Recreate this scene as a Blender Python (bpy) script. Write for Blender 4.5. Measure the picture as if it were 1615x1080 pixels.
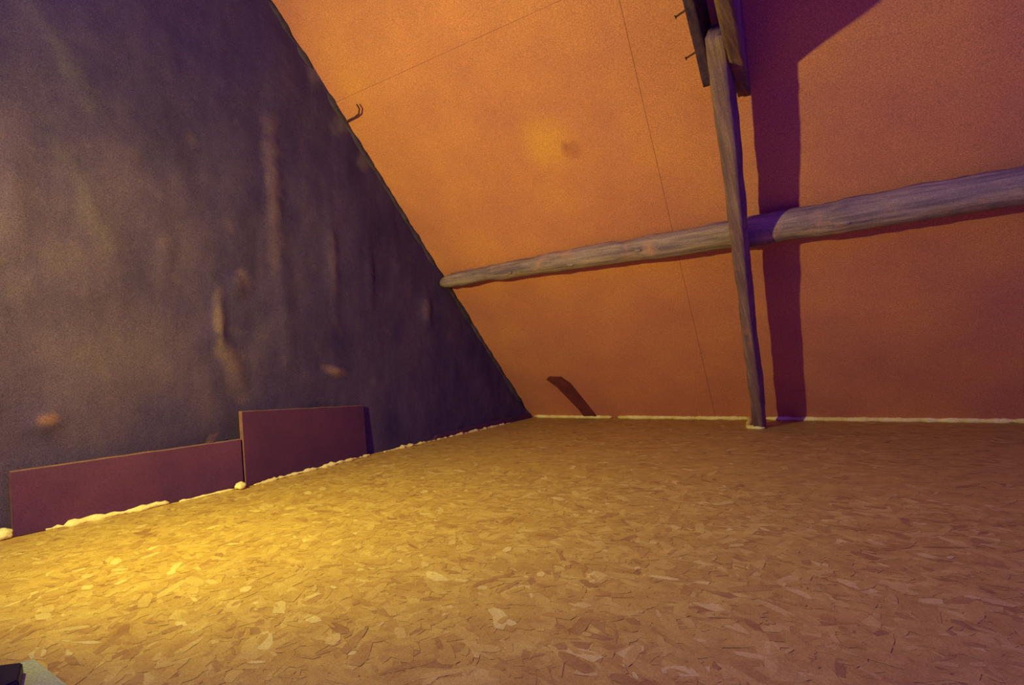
import bpy, bmesh, math, random
from mathutils import Vector, Matrix, noise
random.seed(7)
for o in list(bpy.data.objects): bpy.data.objects.remove(o)
COL = bpy.context.scene.collection
SC = bpy.context.scene

# ---------------------------------------------------------------- camera, world, light, exposure
cam_d = bpy.data.cameras.new('camera')
cam_d.sensor_width = 36.0
cam_d.lens = 36.0*891.45/1615
cam_d.clip_start = 0.02
cam = bpy.data.objects.new('camera', cam_d); COL.objects.link(cam)
cam.matrix_world = Matrix(((0.83079405, 0.06388338, 0.55290158, 0.0),
                           (0.55351114, 0.00934196, -0.83278938, 0.0),
                           (-0.05836658, 0.99791364, -0.02759892, 0.62),
                           (0, 0, 0, 1)))
SC.camera = cam
cam_d.dof.use_dof = False

w = bpy.data.worlds.new('violet_fill'); SC.world = w; w.use_nodes = True  # violet ambient fill added to lift and tint the shadows
w.node_tree.nodes['Background'].inputs[0].default_value = (0.135, 0.03, 1.0, 1)
w.node_tree.nodes['Background'].inputs[1].default_value = 1.0

LAMP = Vector((-2.02, 0.21, 1.20))
AIM = Vector((-2.38, 3.2, 1.30))
ld = bpy.data.lights.new('work_lamp_light', 'AREA')
ld.shape = 'DISK'; ld.size = 0.07
ld.energy = 82; ld.color = (1.0, 0.95, 0.09)
lo = bpy.data.objects.new('work_lamp_light', ld); COL.objects.link(lo)
lo.location = LAMP
lo.rotation_euler = (AIM-LAMP).to_track_quat('-Z', 'Y').to_euler()

SC.view_settings.view_transform = 'Standard'
SC.view_settings.look = 'None'
SC.view_settings.gamma = 1.0
SC.view_settings.use_curve_mapping = False
SC.view_settings.exposure = 0.0

# ---------------------------------------------------------------- roof frame of reference
PITCH = math.radians(46.6)
EAVE_Y = 4.953
U = Vector((0, -math.cos(PITCH), math.sin(PITCH)))      # up the slope
N = Vector((0, -math.sin(PITCH), -math.cos(PITCH)))     # into the room
def R(x, s, off=0.0): return Vector((x, EAVE_Y, 0)) + U*s + N*off
WALL_X = -3.10

# ---------------------------------------------------------------- materials
def mat(name, rough=0.85):
    m = bpy.data.materials.new(name); m.use_nodes = True
    nt = m.node_tree; b = nt.nodes['Principled BSDF']
    b.inputs['Roughness'].default_value = rough
    b.inputs['Specular IOR Level'].default_value = 0.2
    return m, nt, b
def coords(nt, scale=(1, 1, 1), kind='Object'):
    tc = nt.nodes.new('ShaderNodeTexCoord'); mp = nt.nodes.new('ShaderNodeMapping')
    mp.inputs['Scale'].default_value = scale
    nt.links.new(tc.outputs[kind], mp.inputs['Vector']); return mp.outputs[0]
def nz(nt, vec, scale, detail=4, rough=0.6):
    n = nt.nodes.new('ShaderNodeTexNoise')
    n.inputs['Scale'].default_value = scale; n.inputs['Detail'].default_value = detail
    n.inputs['Roughness'].default_value = rough
    nt.links.new(vec, n.inputs['Vector']); return n.outputs['Fac']
def ramp(nt, fac, stops):
    r = nt.nodes.new('ShaderNodeValToRGB'); e = r.color_ramp.elements
    while len(e) < len(stops): e.new(0.5)
    for k, (p, c) in enumerate(stops):
        e[k].position = p; e[k].color = (*c, 1)
    nt.links.new(fac, r.inputs[0]); return r.outputs[0]
def mixc(nt, fac, a, b, mode='MIX'):
    m = nt.nodes.new('ShaderNodeMix'); m.data_type = 'RGBA'; m.blend_type = mode
    for s, v in ((m.inputs[0], fac), (m.inputs[6], a), (m.inputs[7], b)):
        if hasattr(v, 'is_linked'): nt.links.new(v, s)
        elif isinstance(v, tuple): s.default_value = (*v, 1)
        else: s.default_value = v
    return m.outputs[2]
def bump(nt, b, h, strength, dist):
    bm_ = nt.nodes.new('ShaderNodeBump'); bm_.inputs['Strength'].default_value = strength
    bm_.inputs['Distance'].default_value = dist
    nt.links.new(h, bm_.inputs['Height']); nt.links.new(bm_.outputs[0], b.inputs['Normal'])

def grain(nt, vec, col, scale, lo=0.72, hi=1.28):
    """fine random speckle multiplied into the colour, imitating sensor grain"""
    f = nz(nt, vec, scale, 2, 0.7)
    g = ramp(nt, f, [(0.3, (lo, lo*0.98, lo)), (0.7, (hi, hi, hi))])
    return mixc(nt, 1.0, col, g, 'MULTIPLY')

def roof_panel_mat():
    m, nt, b = mat('orange_roof_board', 0.7)
    v = coords(nt)
    big = nz(nt, v, 1.6, 4, 0.55)
    c = ramp(nt, big, [(0.30, (0.50, 0.165, 0.125)), (0.55, (0.59, 0.210, 0.120)), (0.75, (0.66, 0.255, 0.10))])
    # brownish knot stain with a pale halo beside it
    geo = nt.nodes.new('ShaderNodeTexCoord').outputs['Object']
    def spot(center, r0, r1, wob=0.02):
        n1 = nt.nodes.new('ShaderNodeTexNoise'); n1.inputs['Scale'].default_value = 14
        nt.links.new(geo, n1.inputs['Vector'])
        sc = nt.nodes.new('ShaderNodeVectorMath'); sc.operation = 'SCALE'; sc.inputs['Scale'].default_value = wob*2
        nt.links.new(n1.outputs['Color'], sc.inputs[0])
        ad = nt.nodes.new('ShaderNodeVectorMath'); ad.operation = 'ADD'
        nt.links.new(geo, ad.inputs[0]); nt.links.new(sc.outputs[0], ad.inputs[1])
        d = nt.nodes.new('ShaderNodeVectorMath'); d.operation = 'DISTANCE'
        nt.links.new(ad.outputs[0], d.inputs[0])
        d.inputs[1].default_value = Vector(center)+Vector((wob, wob, wob))
        mr = nt.nodes.new('ShaderNodeMapRange'); mr.interpolation_type = 'SMOOTHSTEP'
        mr.inputs[1].default_value = r0; mr.inputs[2].default_value = r1
        mr.inputs[3].default_value = 1; mr.inputs[4].default_value = 0
        nt.links.new(d.outputs['Value'], mr.inputs[0]); return mr.outputs[0]
    def scaled(f, k):
        mm = nt.nodes.new('ShaderNodeMath'); mm.operation = 'MULTIPLY'; mm.inputs[1].default_value = k
        nt.links.new(f, mm.inputs[0]); return mm.outputs[0]
    c = mixc(nt, scaled(spot(R(-1.72, 2.70), 0.02, 0.25), 0.55), c, (0.72, 0.32, 0.06))
    c = mixc(nt, scaled(spot(R(-1.569, 2.615), 0.03, 0.085), 0.50), c, (0.36, 0.10, 0.08))
    c = mixc(nt, scaled(spot(R(-1.600, 2.640), 0.01, 0.045), 0.35), c, (0.33, 0.09, 0.07))
    c = grain(nt, v, c, 170, 0.68, 1.32)
    nt.links.new(c, b.inputs['Base Color'])
    bump(nt, b, nz(nt, v, 5, 5, 0.6), 0.35, 0.012)
    return m

def plaster_mat():
    m, nt, b = mat('sooty_plaster', 0.9)
    v = coords(nt)
    c = ramp(nt, nz(nt, v, 2.3, 6, 0.6), [(0.30, (0.030, 0.016, 0.072)), (0.5, (0.054, 0.029, 0.098)), (0.70, (0.082, 0.047, 0.105))])
    st = coords(nt, (1, 3.0, 1.0))
    c = mixc(nt, 0.38, c, ramp(nt, nz(nt, st, 1.6, 5, 0.6), [(0.32, (0.026, 0.014, 0.070)), (0.68, (0.090, 0.050, 0.105))]))
    c = mixc(nt, ramp(nt, nz(nt, v, 6.5, 3, 0.5), [(0.64, (0, 0, 0)), (0.84, (0.35, 0.35, 0.35))]), c, (0.16, 0.09, 0.11))
    # paler and darker patches of render at set places, many over the ridges
    nn_ = nt.nodes.new('ShaderNodeTexNoise'); nn_.inputs['Scale'].default_value = 9; nn_.inputs['Detail'].default_value = 4
    nt.links.new(v, nn_.inputs['Vector'])
    for (cy, cz, wy, wz, rot, k_, col) in (
            (2.10, 1.72, .055, .50, 0, .50, (.17, .095, .125)), (1.88, 1.16, .05, .07, .3, .5, (.20, .115, .12)),
            (1.72, 0.93, .030, .15, 0, .5, (.20, .115, .11)), (1.80, .66, .06, .17, -.3, .5, (.155, .085, .09)),
            (2.51, .60, .10, .035, .25, .55, (.22, .11, .10)), (.93, .47, .04, .025, 0, .6, (.20, .08, .07)), (1.07, 2.13, .05, .26, -.5, .35, (.105, .075, .11)),
            (1.10, 1.55, .07, .30, -.35, .30, (.11, .075, .11)), (2.52, 1.35, .035, .3, 0, .4, (.15, .09, .12)), (2.48, 2.62, .08, .12, .4, .6, (.17, .12, .13)),
            (2.66, 2.36, .06, .10, .4, .6, (.19, .14, .13)), (2.85, 2.13, .05, .08, .4, .6, (.16, .115, .12)), (3.45, 1.05, .05, .08, 0, .5, (.16, .10, .13)),
            (1.30, .75, .30, .22, 0, .25, (.10, .06, .075)), (1.45, 2.0, .16, .45, -.2, .45, (.03, .016, .065)), (2.3, 1.0, .18, .35, 0, .35, (.04, .02, .075))):
        mp = nt.nodes.new('ShaderNodeMapping'); mp.vector_type = 'TEXTURE'
        mp.inputs['Location'].default_value = (WALL_X, cy, cz); mp.inputs['Rotation'].default_value = (-rot, 0, 0)
        mp.inputs['Scale'].default_value = (.3, wy*1.5, wz*1.4)
        nt.links.new(v, mp.inputs['Vector'])
        ln = nt.nodes.new('ShaderNodeVectorMath'); ln.operation = 'LENGTH'; nt.links.new(mp.outputs[0], ln.inputs[0])
        ad = nt.nodes.new('ShaderNodeMath'); ad.operation = 'MULTIPLY_ADD'; ad.inputs[1].default_value = 1.6
        nt.links.new(nn_.outputs['Fac'], ad.inputs[0]); nt.links.new(ln.outputs['Value'], ad.inputs[2])
        mr = nt.nodes.new('ShaderNodeMapRange'); mr.interpolation_type = 'SMOOTHSTEP'
        for i_, v_ in ((1, .85), (2, 1.85), (3, k_), (4, 0)): mr.inputs[i_].default_value = v_
        nt.links.new(ad.outputs[0], mr.inputs[0])
        c = mixc(nt, mr.outputs[0], c, col)
    c = grain(nt, v, c, 190, 0.6, 1.4)
    nt.links.new(c, b.inputs['Base Color'])
    bump(nt, b, nz(nt, v, 9, 5, 0.55), 0.4, 0.02)
    return m

def timber_mat(name, dark, mid, light, axis=(1, 18, 18), patch=(0.32, 0.15, 0.10)):
    m, nt, b = mat(name, 0.85)
    v = coords(nt, axis); v0 = coords(nt)
    c = ramp(nt, nz(nt, v, 2.2, 6, 0.65), [(0.3, dark), (0.5, mid), (0.72, light)])
    c = mixc(nt, ramp(nt, nz(nt, v0, 7, 4, 0.6), [(0.56, (0, 0, 0)), (0.70, (0.6, 0.6, 0.6))]), c, patch)
    c = grain(nt, v0, c, 190, 0.72, 1.28)
    nt.links.new(c, b.inputs['Base Color'])
    bump(nt, b, nz(nt, v, 4, 6, 0.6), 0.6, 0.01)
    return m

def osb_mat():
    m, nt, b = mat('osb_flakes', 0.55)
    at = nt.nodes.new('ShaderNodeAttribute'); at.attribute_name = 'tone'
    c = ramp(nt, at.outputs['Fac'], [(0.0, (0.27, 0.105, 0.050)), (0.2, (0.42, 0.21, 0.060)), (0.5, (0.56, 0.34, 0.078)), (0.8, (0.68, 0.47, 0.13)), (1.0, (0.84, 0.66, 0.25))])
    v = coords(nt)
    c = mixc(nt, 0.42, c, ramp(nt, nz(nt, v, 9, 7, 0.75), [(0.34, (0.34, 0.16, 0.055)), (0.66, (0.70, 0.48, 0.12))]))
    c = grain(nt, v, c, 260, 0.80, 1.20)
    nt.links.new(c, b.inputs['Base Color'])
    bump(nt, b, nz(nt, v, 60, 5, 0.6), 0.25, 0.003)
    return m

def simple(name, a, bcol, scale, rough=0.8, bs=0.4, bd=0.01, detail=5):
    m, nt, b = mat(name, rough)
    v = coords(nt)
    c = ramp(nt, nz(nt, v, scale, detail, 0.6), [(0.3, a), (0.7, bcol)])
    c = grain(nt, v, c, 210, 0.75, 1.25)
    nt.links.new(c, b.inputs['Base Color'])
    bump(nt, b, nz(nt, v, scale*3, 5, 0.6), bs, bd)
    return m

M_ROOF = roof_panel_mat()
M_BACK = simple('dark_batten_backing', (0.10, 0.04, 0.02), (0.16, 0.06, 0.03), 6)
M_WALL = plaster_mat()
M_MORTAR = simple('mortar_with_edge_shade', (0.022, 0.013, 0.045), (0.10, 0.07, 0.085), 3.2, 0.95, 0.8, 0.02)  # paler end is mortar, dark end is the verge shadow put into colour
M_LOG = timber_mat('weathered_log', (0.12, 0.075, 0.11), (0.27, 0.175, 0.18), (0.45, 0.31, 0.26), (0.9, 16, 16), (0.52, 0.25, 0.18))
M_RAFTER = timber_mat('old_rafter_wood', (0.12, 0.062, 0.10), (0.20, 0.11, 0.125), (0.33, 0.20, 0.17), (16, 1.2, 1.2), (0.40, 0.17, 0.14))
M_TIE = timber_mat('dark_tie_wood', (0.03, 0.013, 0.05), (0.055, 0.024, 0.06), (0.085, 0.04, 0.08), (18, 1, 18), (0.07, 0.025, 0.06))
M_BOARD = simple('maroon_board', (0.065, 0.017, 0.068), (0.098, 0.024, 0.080), 3.5, 0.8, 0.3, 0.006)
M_BEDGE = simple('board_lit_edge', (0.14, 0.06, 0.07), (0.22, 0.10, 0.09), 14, 0.85, 0.5, 0.004)  # paler board tone: light on top edges and ends put into the colour
M_OSB = osb_mat()
M_FOAM = simple('yellow_foam', (0.72, 0.52, 0.15), (0.92, 0.78, 0.36), 9, 0.7, 0.7, 0.01)
M_STRIP = simple('dark_maroon_strip', (0.12, 0.022, 0.035), (0.19, 0.04, 0.045), 8)
M_NAIL = simple('rusty_iron', (0.05, 0.02, 0.015), (0.10, 0.04, 0.02), 40, 0.6)
M_GLOW_SHEET = simple('pale_green_glow', (0.42, 0.46, 0.22), (0.50, 0.52, 0.26), 4, 0.4, 0.1, 0.002)  # greenish glow on the floor, put into the sheet's colour
M_BOX = simple('black_case', (0.020, 0.010, 0.022), (0.035, 0.018, 0.035), 6, 0.5, 0.1, 0.002)

# ---------------------------------------------------------------- mesh helpers
def link(name, bm, m, parent=None, smooth=False):
    me = bpy.data.meshes.new(name); bmesh.ops.recalc_face_normals(bm, faces=bm.faces); bm.to_mesh(me); bm.free()
    for x in (m if isinstance(m, (list, tuple)) else [m]): me.materials.append(x)
    if smooth:
        for p in me.polygons: p.use_smooth = True
    o = bpy.data.objects.new(name, me); COL.objects.link(o)
    if parent: o.parent = parent
    return o
def empty(name, label=None, cat=None, group=None, kind=None):
    o = bpy.data.objects.new(name, None); COL.objects.link(o); tag(o, label, cat, group, kind); return o
def tag(o, label=None, cat=None, group=None, kind=None):
    for k, v in (('label', label), ('category', cat), ('group', group), ('kind', kind)):
        if v: o[k] = v
    return o
def sweep(path, prof, seed=0, rough=0.0, rsc=6.0, fine=0.0, closed_ends=True, frame=None):
    """rings of profile points (a,b) swept along path [(point, scale_a, scale_b)]"""
    bm = bmesh.new(); rings = []
    n = len(path)
    for i, (p, sa, sb) in enumerate(path):
        a = path[max(i-1, 0)][0]; b = path[min(i+1, n-1)][0]
        t = (b-a).normalized()
        ref = frame or Vector((0, 0, 1))
        A = t.cross(ref).normalized(); B = A.cross(t).normalized()
        ring = []
        for (x, y) in prof:
            q = p + A*x*sa + B*y*sb
            if rough:
                d = (A*x+B*y).normalized()
                q = q + d*(rough*noise.noise(q*rsc+Vector((seed*7.3, 0, 0))) + fine*noise.noise(q*rsc*5+Vector((seed, 3, 0))))
            ring.append(bm.verts.new(q))
        rings.append(ring)
    k = len(prof)
    for i in range(n-1):
        for j in range(k):
            bm.faces.new((rings[i][j], rings[i][(j+1) % k], rings[i+1][(j+1) % k], rings[i+1][j]))
    if closed_ends:
        bm.faces.new(rings[0]); bm.faces.new(rings[-1][::-1])
    return bm
def rect_prof(w_, h_, r=0.12, per=4):
    """rounded rectangle outline with extra points along the sides"""
    pts = []
    hw, hh = w_/2, h_/2; c = r*min(w_, h_)
    corners = [(-hw, -hh), (hw, -hh), (hw, hh), (-hw, hh)]
    for i in range(4):
        a = Vector(corners[i]); b = Vector(corners[(i+1) % 4]); d = (b-a); L = d.length; d = d/L
        for k in range(per+1):
            q = a + d*(c + (L-2*c)*k/per); pts.append((q.x, q.y))
    return pts
def circ(n=20): return [(math.cos(2*math.pi*k/n), math.sin(2*math.pi*k/n)) for k in range(n)]
def lerp(a, b, t): return a+(b-a)*t
def box_bm(c8):
    bm = bmesh.new(); v = [bm.verts.new(c) for c in c8]
    for f in ((0,1,2,3), (4,7,6,5), (0,4,5,1), (1,5,6,2), (2,6,7,3), (3,7,4,0)): bm.faces.new([v[i] for i in f])
    return bm

# ---------------------------------------------------------------- setting: floor
fb = bmesh.new()
x0, x1, y0, y1 = WALL_X-0.12, 3.4, -1.6, EAVE_Y+0.06
fb = box_bm([Vector(c) for c in ((x0,y0,-0.022), (x1,y0,-0.022), (x1,y1,-0.022), (x0,y1,-0.022), (x0,y0,0), (x1,y0,0), (x1,y1,0), (x0,y1,0))])
floor = link('floor', fb, M_OSB)
at = floor.data.attributes.new('tone', 'FLOAT', 'FACE')
for k in range(len(floor.data.polygons)): at.data[k].value = 0.45
floor['kind'] = 'structure'; floor['label'] = 'yellow oriented strand board attic floor'
def flakes():
    vs, fs, tones = [], [], []
    def add(x, y, L, W, ang, z, tone):
        ca, sa = math.cos(ang), math.sin(ang)
        pts = [(-.5, -.30), (-.18, -.5), (.3, -.46), (.5, -.18), (.46, .28), (.1, .5), (-.36, .44)]
        b = len(vs); tx, ty = random.uniform(-.001, .001), random.uniform(-.002, .002)
        for (px, py) in pts:
            px *= L*random.uniform(.82, 1.12); py *= W*random.uniform(.7, 1.2)
            vs.append((x+px*ca-py*sa, y+px*sa+py*ca, z+px*tx+py*ty))
        fs.append(tuple(range(b, b+len(pts)))); tones.append(tone)
    n_all = 30000
    for i in range(n_all):
        u = i/n_all
        near = random.random() < 0.5
        if near: x = random.uniform(-3.05, 1.6); y = random.uniform(0.15, 2.6)
        else: x = random.uniform(-3.07, 3.3); y = random.uniform(-1.4, EAVE_Y-0.03)
        L = random.lognormvariate(math.log(.062), .45); L = min(max(L, .02), .14)
        W = L*random.uniform(.16, .50); W = max(min(W, .036), .007)
        ang = random.gauss(2.62, 0.62) if random.random() < .66 else random.uniform(0, math.pi)
        t = min(max(random.gauss(.50, .17), 0.12), .86)
        r = random.random()
        if r < .035: t = random.uniform(.90, 1.0); L *= .8
        elif r < .07: t = random.uniform(0, .14)
        if -0.99 < x < -0.74 and y > 4.36: continue
        add(x, y, L, W, ang, 0.0003 + 0.0008*u, t)
    # a few long dark and reddish flakes that stand out in the photograph
    for (x, y, L, W, a, t) in ((-1.05, .86, .125, .034, 1.98, .10), (-.86, .845, .12, .028, .95, .14), (-1.36, .80, .06, .006, 1.1, .12),
                               (.10, 2.05, .13, .012, .35, 0), (-.36, 1.33, .055, .008, .4, 0), (-.9, 1.28, .10, .020, 1.45, .15),
                               (-1.17, .70, .045, .010, .5, 1.0), (-.55, 1.50, .09, .02, .1, 1.0)):
        add(x, y, L, W, a, 0.0013, t)
    me = bpy.data.meshes.new('wood_flakes'); me.from_pydata(vs, [], fs)
    a = me.attributes.new('tone', 'FLOAT', 'FACE'); a.data.foreach_set('value', tones)
    me.materials.append(M_OSB)
    o = bpy.data.objects.new('wood_flakes', me); COL.objects.link(o); o.parent = floor
    o['kind'] = 'stuff'
flakes()

# ---------------------------------------------------------------- setting: sloping ceiling with its boards
bk = []
for off in (-0.05, -0.012):
    for (x, s) in ((WALL_X-0.15, -0.06), (3.4, -0.06), (3.4, 4.7), (WALL_X-0.15, 4.7)): bk.append(R(x, s, off))
ceiling = link('ceiling', box_bm(bk), M_BACK)
ceiling['kind'] = 'structure'; ceiling['label'] = 'steep ceiling slope lined with orange boards'
def seam_x(s): return lerp(-1.255, -1.015, s/3.3)
def panel(xa, xb, sa, sb, off):
    """sheet with gently uneven face; xa / xb are functions of s"""
    bm = bmesh.new(); nx = max(4, int((xb(sa)-xa(sa))/.09)); ns = max(4, int((sb-sa)/.09)); g = []
    for i in range(nx+1):
        row = []
        for j in range(ns+1):
            s = lerp(sa, sb, j/ns); x = lerp(xa(s), xb(s), i/nx)
            d = 0.006*noise.noise(Vector((x*1.3, s*1.3, off*40)))*min(1, 6*min(i/nx, 1-i/nx)+.1)
            row.append(bm.verts.new(R(x, s, off+d)))
        g.append(row)
    for i in range(nx):
        for j in range(ns): bm.faces.new((g[i][j], g[i+1][j], g[i+1][j+1], g[i][j+1]))
    r = bmesh.ops.extrude_face_region(bm, geom=bm.faces[:])
    for v in r['geom']:
        if isinstance(v, bmesh.types.BMVert): v.co -= N*0.008
    o = link('panel', bm, M_ROOF, ceiling, True)
    md = o.modifiers.new('edge', 'EDGE_SPLIT'); md.split_angle = math.radians(40)
    return o
k = lambda c: (lambda s: c)
panel(k(WALL_X-.08), lambda s: seam_x(s)-.0012, -.02, 3.400, 0.003)
panel(k(WALL_X-.08), lambda s: seam_x(s)-.0012, 3.4012, 4.62, 0.000)
panel(lambda s: seam_x(s), k(1.32), -.02, 1.055, -0.0005)
panel(lambda s: seam_x(s), k(1.32), 1.0565, 3.60, 0.0)
panel(lambda s: seam_x(s), k(1.32), 3.606, 4.62, -0.001)
panel(k(1.326), k(3.35), -.02, 2.10, 0.000)
panel(k(1.326), k(3.35), 2.106, 4.62, 0.002)
# thin dark piece laid low on the slope, near the corner
pts = [(-2.665, .565), (-2.62, .60), (-2.50, .592), (-2.44, .50), (-2.39, .25), (-2.35, .03), (-2.48, .012), (-2.50, .14), (-2.56, .33), (-2.60, .46)]
bm = bmesh.new(); v = [bm.verts.new(R(x, s, .014)) for x, s in pts]; bm.faces.new(v)
r = bmesh.ops.extrude_face_region(bm, geom=bm.faces[:])
for q in r['geom']:
    if isinstance(q, bmesh.types.BMVert): q.co -= N*0.008
o = link('dark_strip', bm, M_STRIP, ceiling); o['label'] = 'dark maroon strip on the orange slope near the floor'

# ---------------------------------------------------------------- setting: gable wall
FEAT = [  # (y, z, half-width y, half-width z, height, shear)  ridges and lumps of the rough render
    (2.10, 1.72, .050, .45, .018, 0), (1.83, 1.13, .05, .06, .028, 0), (1.72, 0.93, .03, .16, .030, 0), (1.80, .66, .05, .16, .022, -.4),
    (2.51, .60, .07, .035, .028, .3), (.93, .46, .06, .05, .030, 0), (1.05, 2.13, .05, .26, .018, -.5), (1.10, 1.50, .06, .24, .016, -.4),
    (2.52, 1.35, .04, .3, .018, 0), (2.15, 1.05, .05, .35, .014, 0), (1.55, 1.75, .05, .3, .012, -.3), (2.85, 1.25, .03, .25, .016, 0),
    (.85, 1.45, .05, .2, .018, 0), (1.97, 1.33, .07, .3, -.010, 0), (3.45, 1.05, .05, .12, .018, 0), (1.45, 1.30, .04, .25, .010, 0)]
def wall_h(y, z):
    p = Vector((y, z, 0))
    h = .016*noise.noise(p*1.7) + .008*noise.noise(Vector((y*4, z*1.8, 2))) + .004*noise.noise(p*8) + .0015*noise.noise(p*24)
    for (cy, cz, wy, wz, a, sh) in FEAT:
        dz = z-cz; dy = y-cy-sh*dz
        e = (dy/wy)**2+(dz/wz)**2
        if e < 9: h += a*math.exp(-e)*(1+.5*noise.noise(p*30))
    return h
def build_wall():
    bm = bmesh.new(); g = []
    ya, yb, ny, nz_ = -1.6, EAVE_Y+.02, 230, 120
    for i in range(ny+1):
        y = lerp(ya, yb, i/ny); top = max((EAVE_Y+.03-y)*math.tan(PITCH), .02); top = min(top, 3.45); row = []
        for j in range(nz_+1):
            z = lerp(-.015, top, (j/nz_))
            row.append(bm.verts.new((WALL_X+wall_h(y, z), y, z)))
        g.append(row)
    for i in range(ny):
        for j in range(nz_): bm.faces.new((g[i][j], g[i+1][j], g[i+1][j+1], g[i][j+1]))
    r = bmesh.ops.extrude_face_region(bm, geom=bm.faces[:])
    for v in r['geom']:
        if isinstance(v, bmesh.types.BMVert): v.co.x = WALL_X-.14
    return link('wall_left', bm, M_WALL, None, True)
wall = build_wall(); wall['kind'] = 'structure'; wall['label'] = 'dark sooty rough rendered gable wall'
# mortar fillet up the verge, its dark tone standing for the edge shadow
path = []
nn = 170
for i in range(nn+1):
    s = lerp(0.02, 4.6, i/nn)
    f = .55+.9*abs(noise.noise(Vector((s*3.1, 4, 0))))+.45*noise.noise(Vector((s*9, 1, 0)))
    path.append((R(WALL_X-.004, s, .014), .020*f, .036*f))
o = link('mortar', sweep(path, circ(12), 5, .010, 14, .005, frame=N), M_MORTAR, wall, True)
# low strip of render flap at the foot of the wall close to the corner
c8 = []
for x in (WALL_X-.02, WALL_X+.028):
    for (y, z) in ((3.42, -.002), (4.90, -.002), (4.88, .055), (3.46, .035)): c8.append(Vector((x, y, z)))
bb = box_bm(c8); bmesh.ops.bevel(bb, geom=bb.edges[:], offset=.004, segments=1, affect='EDGES')
tag(link('skirting_board', bb, M_BOARD), 'low narrow reddish board at wall foot, nearest the far corner', 'board', 'boards against the dark wall')

# ---------------------------------------------------------------- round purlin (log) across the slope
def log_r(x): return lerp(.056, .092, min(1, max(0, (x+3.07)/3.0)))
path = []
X0, X1 = -3.075, 3.3; NS = 150
for i in range(NS+1):
    t = i/NS; x = lerp(X0, X1, t); r = log_r(x)
    s = 1.845+.030*min(1, (x+3.07)/2.2)+.008*math.sin(x*2.1)
    e = 1.0
    if i < 5: e = (.55, .78, .9, .97, 1.0)[i]
    path.append((R(x, s, r+.012+(.012 if i < 3 else 0)), r*e, r*e))
plog = link('log_purlin', sweep(path, circ(28), 2, .014, 5, .006, frame=N), M_LOG, None, True)
tag(plog, 'round weathered grey log running across the orange slope', 'beam')
for (x, dy, rr) in ((-1.83, .0, .020), (-2.35, .1, .014), (-1.32, .45, .016), (-.15, .2, .02)):   # knots
    r = log_r(x); a = N*math.cos(dy)+U*math.sin(dy)
    p = R(x, 1.87, r+.014)+a*(r-.004)
    bm = bmesh.new(); bmesh.ops.create_icosphere(bm, subdivisions=2, radius=rr)
    for v in bm.verts: v.co = Vector((v.co.x*1.6, v.co.y*.8, v.co.z*.8))*(1+.25*noise.noise(v.co*60)) + p
    link('knot', bm, M_LOG, plog, True)

# ---------------------------------------------------------------- rafters
def rafter(name, sa, sb, xf, w_, dep, off, seed, m, rough=.008, n=70):
    path = []
    for i in range(n+1):
        s = lerp(sa, sb, i/n); x = xf(s)+w_(s)/2
        path.append((R(x, s, off(s)-dep/2), w_(s), dep))
    return link(name, sweep(path, rect_prof(1, 1, .10, 4), seed, rough, 5, rough*.45, frame=N), m, None, True)
OFF = .37
def foot_s(): return (OFF*math.cos(PITCH))/math.sin(PITCH)        # slope station where the front face meets the floor
fs_ = foot_s()
low = rafter('rafter', fs_-.10, 3.07, lambda s: -.904+.102*s, lambda s: .070+.006*math.sin(s*3)+.004*s, .188, lambda s: OFF+.006*math.sin(s*2.3+1), 3, M_RAFTER)
# cut the buried foot flat on the floor
bm = bmesh.new(); bm.from_mesh(low.data)
r = bmesh.ops.bisect_plane(bm, geom=bm.verts[:]+bm.edges[:]+bm.faces[:], plane_co=(0, 0, .0), plane_no=(0, 0, 1), clear_inner=True)
bmesh.ops.holes_fill(bm, edges=[e for e in r['geom_cut'] if isinstance(e, bmesh.types.BMEdge)], sides=0)
bm.to_mesh(low.data); bm.free()
for p in low.data.polygons: p.use_smooth = True
tag(low, 'long narrow old rafter standing on the floor, crossing over the log', 'beam')
# side plank nailed to the left of the long rafter
plank = rafter('side_plank', 2.845, 4.6, lambda s: -.664, lambda s: .054, .26, lambda s: .295, 8, M_TIE, .004)
tag(plank, 'dark plank with protruding nails left of the long rafter, top edge', 'plank')

# collar tie: level timber from the right side of the rafter out over the room
D = Vector((.123, -.992, -.016)).normalized(); P0 = Vector((-.577, 3.157, 1.899))
A = D.cross(Vector((0, 0, 1))).normalized()
if A.x < 0: A = -A
TW, TH = .066, .36
path = []
for i in range(61):
    kk = lerp(.06, 4.6, i/60)
    path.append((P0+D*kk+A*TW/2+Vector((0, 0, TH/2)), TW, TH))
tie = link('collar_tie', sweep(path, rect_prof(1, 1, .05, 4), 12, .005, 5, .003), M_RAFTER, None, True)
tag(tie, 'collar tie leaving the right side of the rafter at top edge', 'beam')
def nail(p, d, L, r, parent=None, bend=0.0, name='nail', upv=Vector((0, 0, 1))):
    path = []
    for i in range(9):
        t = i/8; path.append((p+d*L*t+upv*bend*t*t, r, r))
    path.append((path[-1][0]+d*.001, r*2.1, r*2.1)); path.append((path[-1][0]+d*.0025, r*2.1, r*2.1))
    return link(name, sweep(path, circ(8), 1, frame=Vector((.3, .2, .9))), M_NAIL, parent, True)
for sx in (3.19, 3.00):
    nail(R(-.656, sx, .24), Vector((-1, .05, -.25)).normalized(), .060, .0045, plank)

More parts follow.
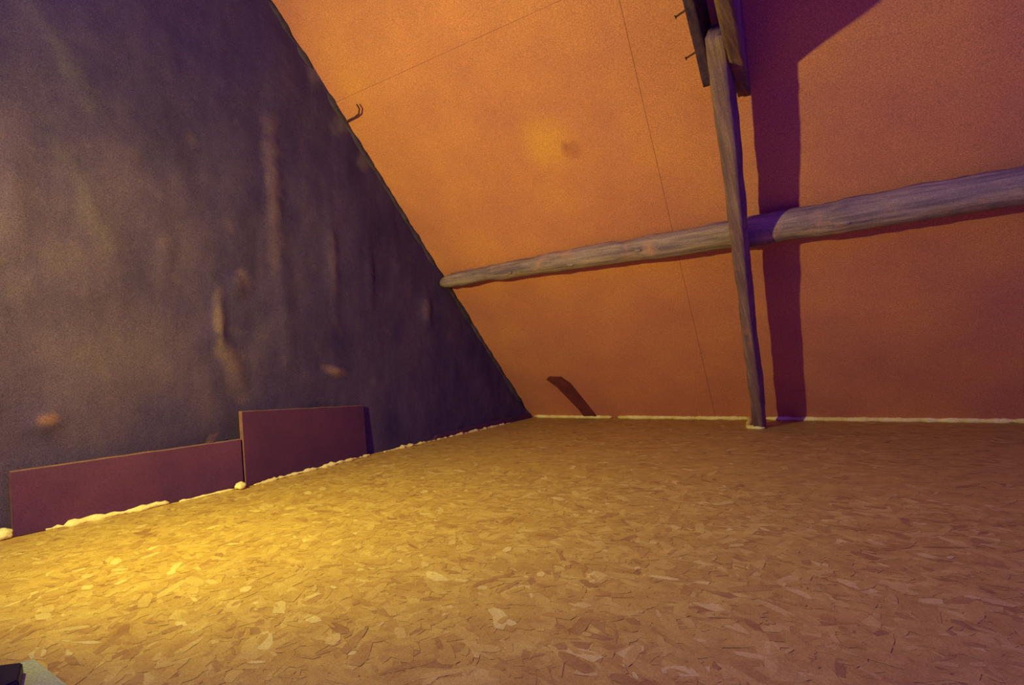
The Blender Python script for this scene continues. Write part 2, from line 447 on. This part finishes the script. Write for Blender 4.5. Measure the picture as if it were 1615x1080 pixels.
# bent nail on the verge
kp = [R(-3.07, 3.268, .050), R(-3.02, 3.272, .050), R(-2.965, 3.274, .050), R(-2.915, 3.284, .050), R(-2.885, 3.312, .050), R(-2.888, 3.345, .048)]
bp = []
for i in range(len(kp)-1):
    for j in range(4): bp.append((kp[i].lerp(kp[i+1], j/4), .0055, .0055))
bp.append((kp[-1], .0035, .0035))
tag(link('bent_nail', sweep(bp, circ(8), 1, frame=N), M_NAIL, None, True), 'small bent nail hooked out of the wall top beside orange slope', 'nail')

# ---------------------------------------------------------------- boards against the wall
def board(fa, fb, ha, hb, th, tilt=0.01, notch=False):
    """upright board; fa, fb are the front foot points (left, right)"""
    fa = Vector(fa); fb = Vector(fb); d = (fb-fa).normalized(); back = Vector((-abs(d.y), d.x if d.y > 0 else -d.x, 0)).normalized()
    bm = bmesh.new(); n = 26; sec = []
    for i in range(n+1):
        t = i/n; p = fa.lerp(fb, t); h = lerp(ha, hb, t)+.003*noise.noise(Vector((t*9, ha*10, 0)))
        wob = .003*noise.noise(Vector((t*4, 2, hb)))
        if i == 0: p = p + d*.0
        q = [p, p+back*(tilt*.5)+Vector((0, 0, h*.5))+back*wob, p+back*tilt+Vector((0, 0, h-.004)), p+back*(tilt+.004)+Vector((0, 0, h)),
             p+back*(tilt+th-.004)+Vector((0, 0, h)), p+back*(tilt+th)+Vector((0, 0, h-.004)), p+back*th]
        sec.append([bm.verts.new(x) for x in q])
    m_ = len(sec[0])
    for i in range(n):
        for j in range(m_):
            f = bm.faces.new((sec[i][j], sec[i+1][j], sec[i+1][(j+1) % m_], sec[i][(j+1) % m_]))
            f.material_index = 1 if j in (2, 3, 4) else 0
    f = bm.faces.new(sec[0]); f.material_index = 1
    f = bm.faces.new(sec[-1][::-1]); f.material_index = 1
    return bm
tag(link('wooden_board', board((-3.050, .795, .0037), (-2.974, 1.752, .0037), .268, .262, .030), [M_BOARD, M_BEDGE]),
    'long low maroon board leaning on the dark wall, nearest the camera', 'board', 'boards against the dark wall')
tag(link('wooden_board', board((-2.975, 1.768, .0037), (-3.052, 2.70, .0037), .412, .350, .028), [M_BOARD, M_BEDGE]),
    'taller maroon board leaning on the dark wall beside the long low one', 'board', 'boards against the dark wall')
# small dark chip stuck behind the low board's top
bm = box_bm([Vector(c) for c in ((-3.03,1.58,.262), (-3.00,1.58,.262), (-3.00,1.605,.262), (-3.03,1.605,.262), (-3.04,1.615,.312), (-3.015,1.615,.312), (-3.015,1.655,.318), (-3.04,1.655,.318))])
tag(link('wood_chip', bm, M_TIE), 'tiny dark chip poking up behind the low maroon board', 'chip')

# ---------------------------------------------------------------- expanding foam
def foam(name, pts, r, seed, label, vary=.35, parent=None, step=.018):
    """lumpy bead along a polyline of floor points; r = (half width, half height)"""
    P = [Vector(p) for p in pts]; path = []
    seg = []
    for a, b in zip(P, P[1:]):
        n = max(2, int((b-a).length/step))
        seg += [a.lerp(b, i/n) for i in range(n)]
    seg.append(P[-1])
    for i, p in enumerate(seg):
        f = max(.25, 1+vary*1.3*noise.noise(Vector((p.x*13+seed, p.y*13, 0)))+vary*1.2*noise.noise(Vector((p.x*37, p.y*37, seed))))
        e = min(1, .35+i*.3, .35+(len(seg)-1-i)*.3)
        path.append((p, r[0]*f*e, r[1]*f*e))
    o = link(name, sweep(path, circ(12), seed, r[0]*(.25+.5*(vary > .5)), 34, r[0]*(.12+.3*(vary > .5))), M_FOAM, parent, True)
    if label: tag(o, label, 'foam', 'foam beads sealing the floor edges')
    return o
EY = EAVE_Y-.018
foam('foam_bead', [(WALL_X+.05, EY, .014), (-2.2, EY-.004, .013)], (.020, .018), 3, 'pale foam bead under the orange slope, left end touching the dark wall', .2)
foam('foam_bead', [(-2.14, EY, .014), (-.985, EY, .014), (-.965, EY-.08, .010), (-.915, 4.55, .008), (-.893, 4.435, .008), (-.785, 4.435, .008)], (.021, .018), 5,
     'yellow foam bead under the orange slope turning around the rafter foot', .2)
foam('foam_bead', [(-.87, EY, .014), (1.2, EY, .014), (3.3, EY, .014)], (.020, .018), 9, 'pale foam bead under the orange slope right of the rafter', .25)
foam('foam_bead', [(-3.036, .90, .004), (-3.028, 1.00, .008), (-3.002, 1.30, .009), (-2.998, 1.38, .006)], (.013, .012), 11, 'lumpy yellow foam bead along the foot of the low board', .9)
foam('foam_bead', [(-2.985, 1.42, .004), (-2.966, 1.70, .006)], (.008, .008), 12, 'thin yellow foam trail at the right end of low board', .9)
foam('foam_bead', [(-2.955, 1.80, .006), (-2.985, 2.05, .007), (-3.012, 2.35, .006), (-3.04, 2.72, .007)], (.010, .009), 13, 'yellow foam bead along the foot of the taller board', .8)
foam('foam_bead', [(WALL_X+.045, 2.86, .004), (WALL_X+.05, 3.4, .004), (WALL_X+.052, 4.5, .004)], (.009, .008), 15, 'thin broken foam line along the dark wall toward the corner', 1.3)
def lump(p, r, seed, label):
    bm = bmesh.new(); bmesh.ops.create_icosphere(bm, subdivisions=3, radius=1)
    for v in bm.verts:
        f = 1+.28*noise.noise(v.co*1.7+Vector((seed, 0, 0)))+.10*noise.noise(v.co*5)
        v.co = Vector((v.co.x*r[0]*f, v.co.y*r[1]*f, max(v.co.z, -.55)*r[2]*f))+Vector(p)
    tag(link('foam_lump', bm, M_FOAM, None, True), label, 'foam', 'foam lumps beside the boards')
lump((-2.945, 1.715, .018), (.026, .028, .022), 1, 'pale yellow foam lump between the two maroon boards')
lump((-3.062, .765, .018), (.030, .034, .028), 2, 'pale green-yellow foam lump at the near end of low board')
lump((-3.045, 3.13, .008), (.014, .022, .010), 4, 'small pale foam dab on floor edge past the taller board')

# ---------------------------------------------------------------- black case on a pale sheet that stands in for a floor glow
sh = []
for z in (.0042, .0062):
    for (x, y) in ((-1.70, .345), (-1.648, .458), (-1.42, .452), (-1.30, .20)): sh.append(Vector((x, y, z)))
tag(link('glow_sheet', box_bm(sh), M_GLOW_SHEET), 'pale green floor glow built as a flat sheet under the dark case, lower left', 'sheet')
cs = []
for z, e in ((.0062, 0), (.030, .002)):
    for (x, y) in ((-1.66+e, .362), (-1.592+e, .425-e), (-1.505, .395-e), (-1.45, .10)): cs.append(Vector((x, y, z)))
bm = box_bm(cs); bmesh.ops.bevel(bm, geom=bm.edges[:], offset=.003, segments=2, affect='EDGES')
tag(link('case', bm, M_BOX), 'corner of a dark flat case at lower left edge', 'case')

# ---------------------------------------------------------------- work lamp that lights the room (out of frame)
lamp = empty('work_lamp', 'portable work lamp on a pole left of the camera', 'lamp')
bm = sweep([(Vector((LAMP.x-.02, LAMP.y-.14, z)), .014, .014) for z in (.004, .4, .8, 1.2)], circ(10), 0, frame=Vector((1, 0, 0)))
link('pole', bm, M_NAIL, lamp, True)
bm = sweep([(Vector((LAMP.x-.02, LAMP.y-.14, z)), r, r) for z, r in ((.004, .15), (.02, .15), (.03, .02))], circ(20), 0, frame=Vector((1, 0, 0)))
link('base', bm, M_NAIL, lamp, True)
bm = sweep([(Vector((LAMP.x, LAMP.y-d, LAMP.z)), r, r) for d, r in ((.055, .05), (.07, .06), (.15, .035), (.17, .02))], circ(20), 0, frame=Vector((0, 0, 1)))
link('lamp_head', bm, M_NAIL, lamp, True)
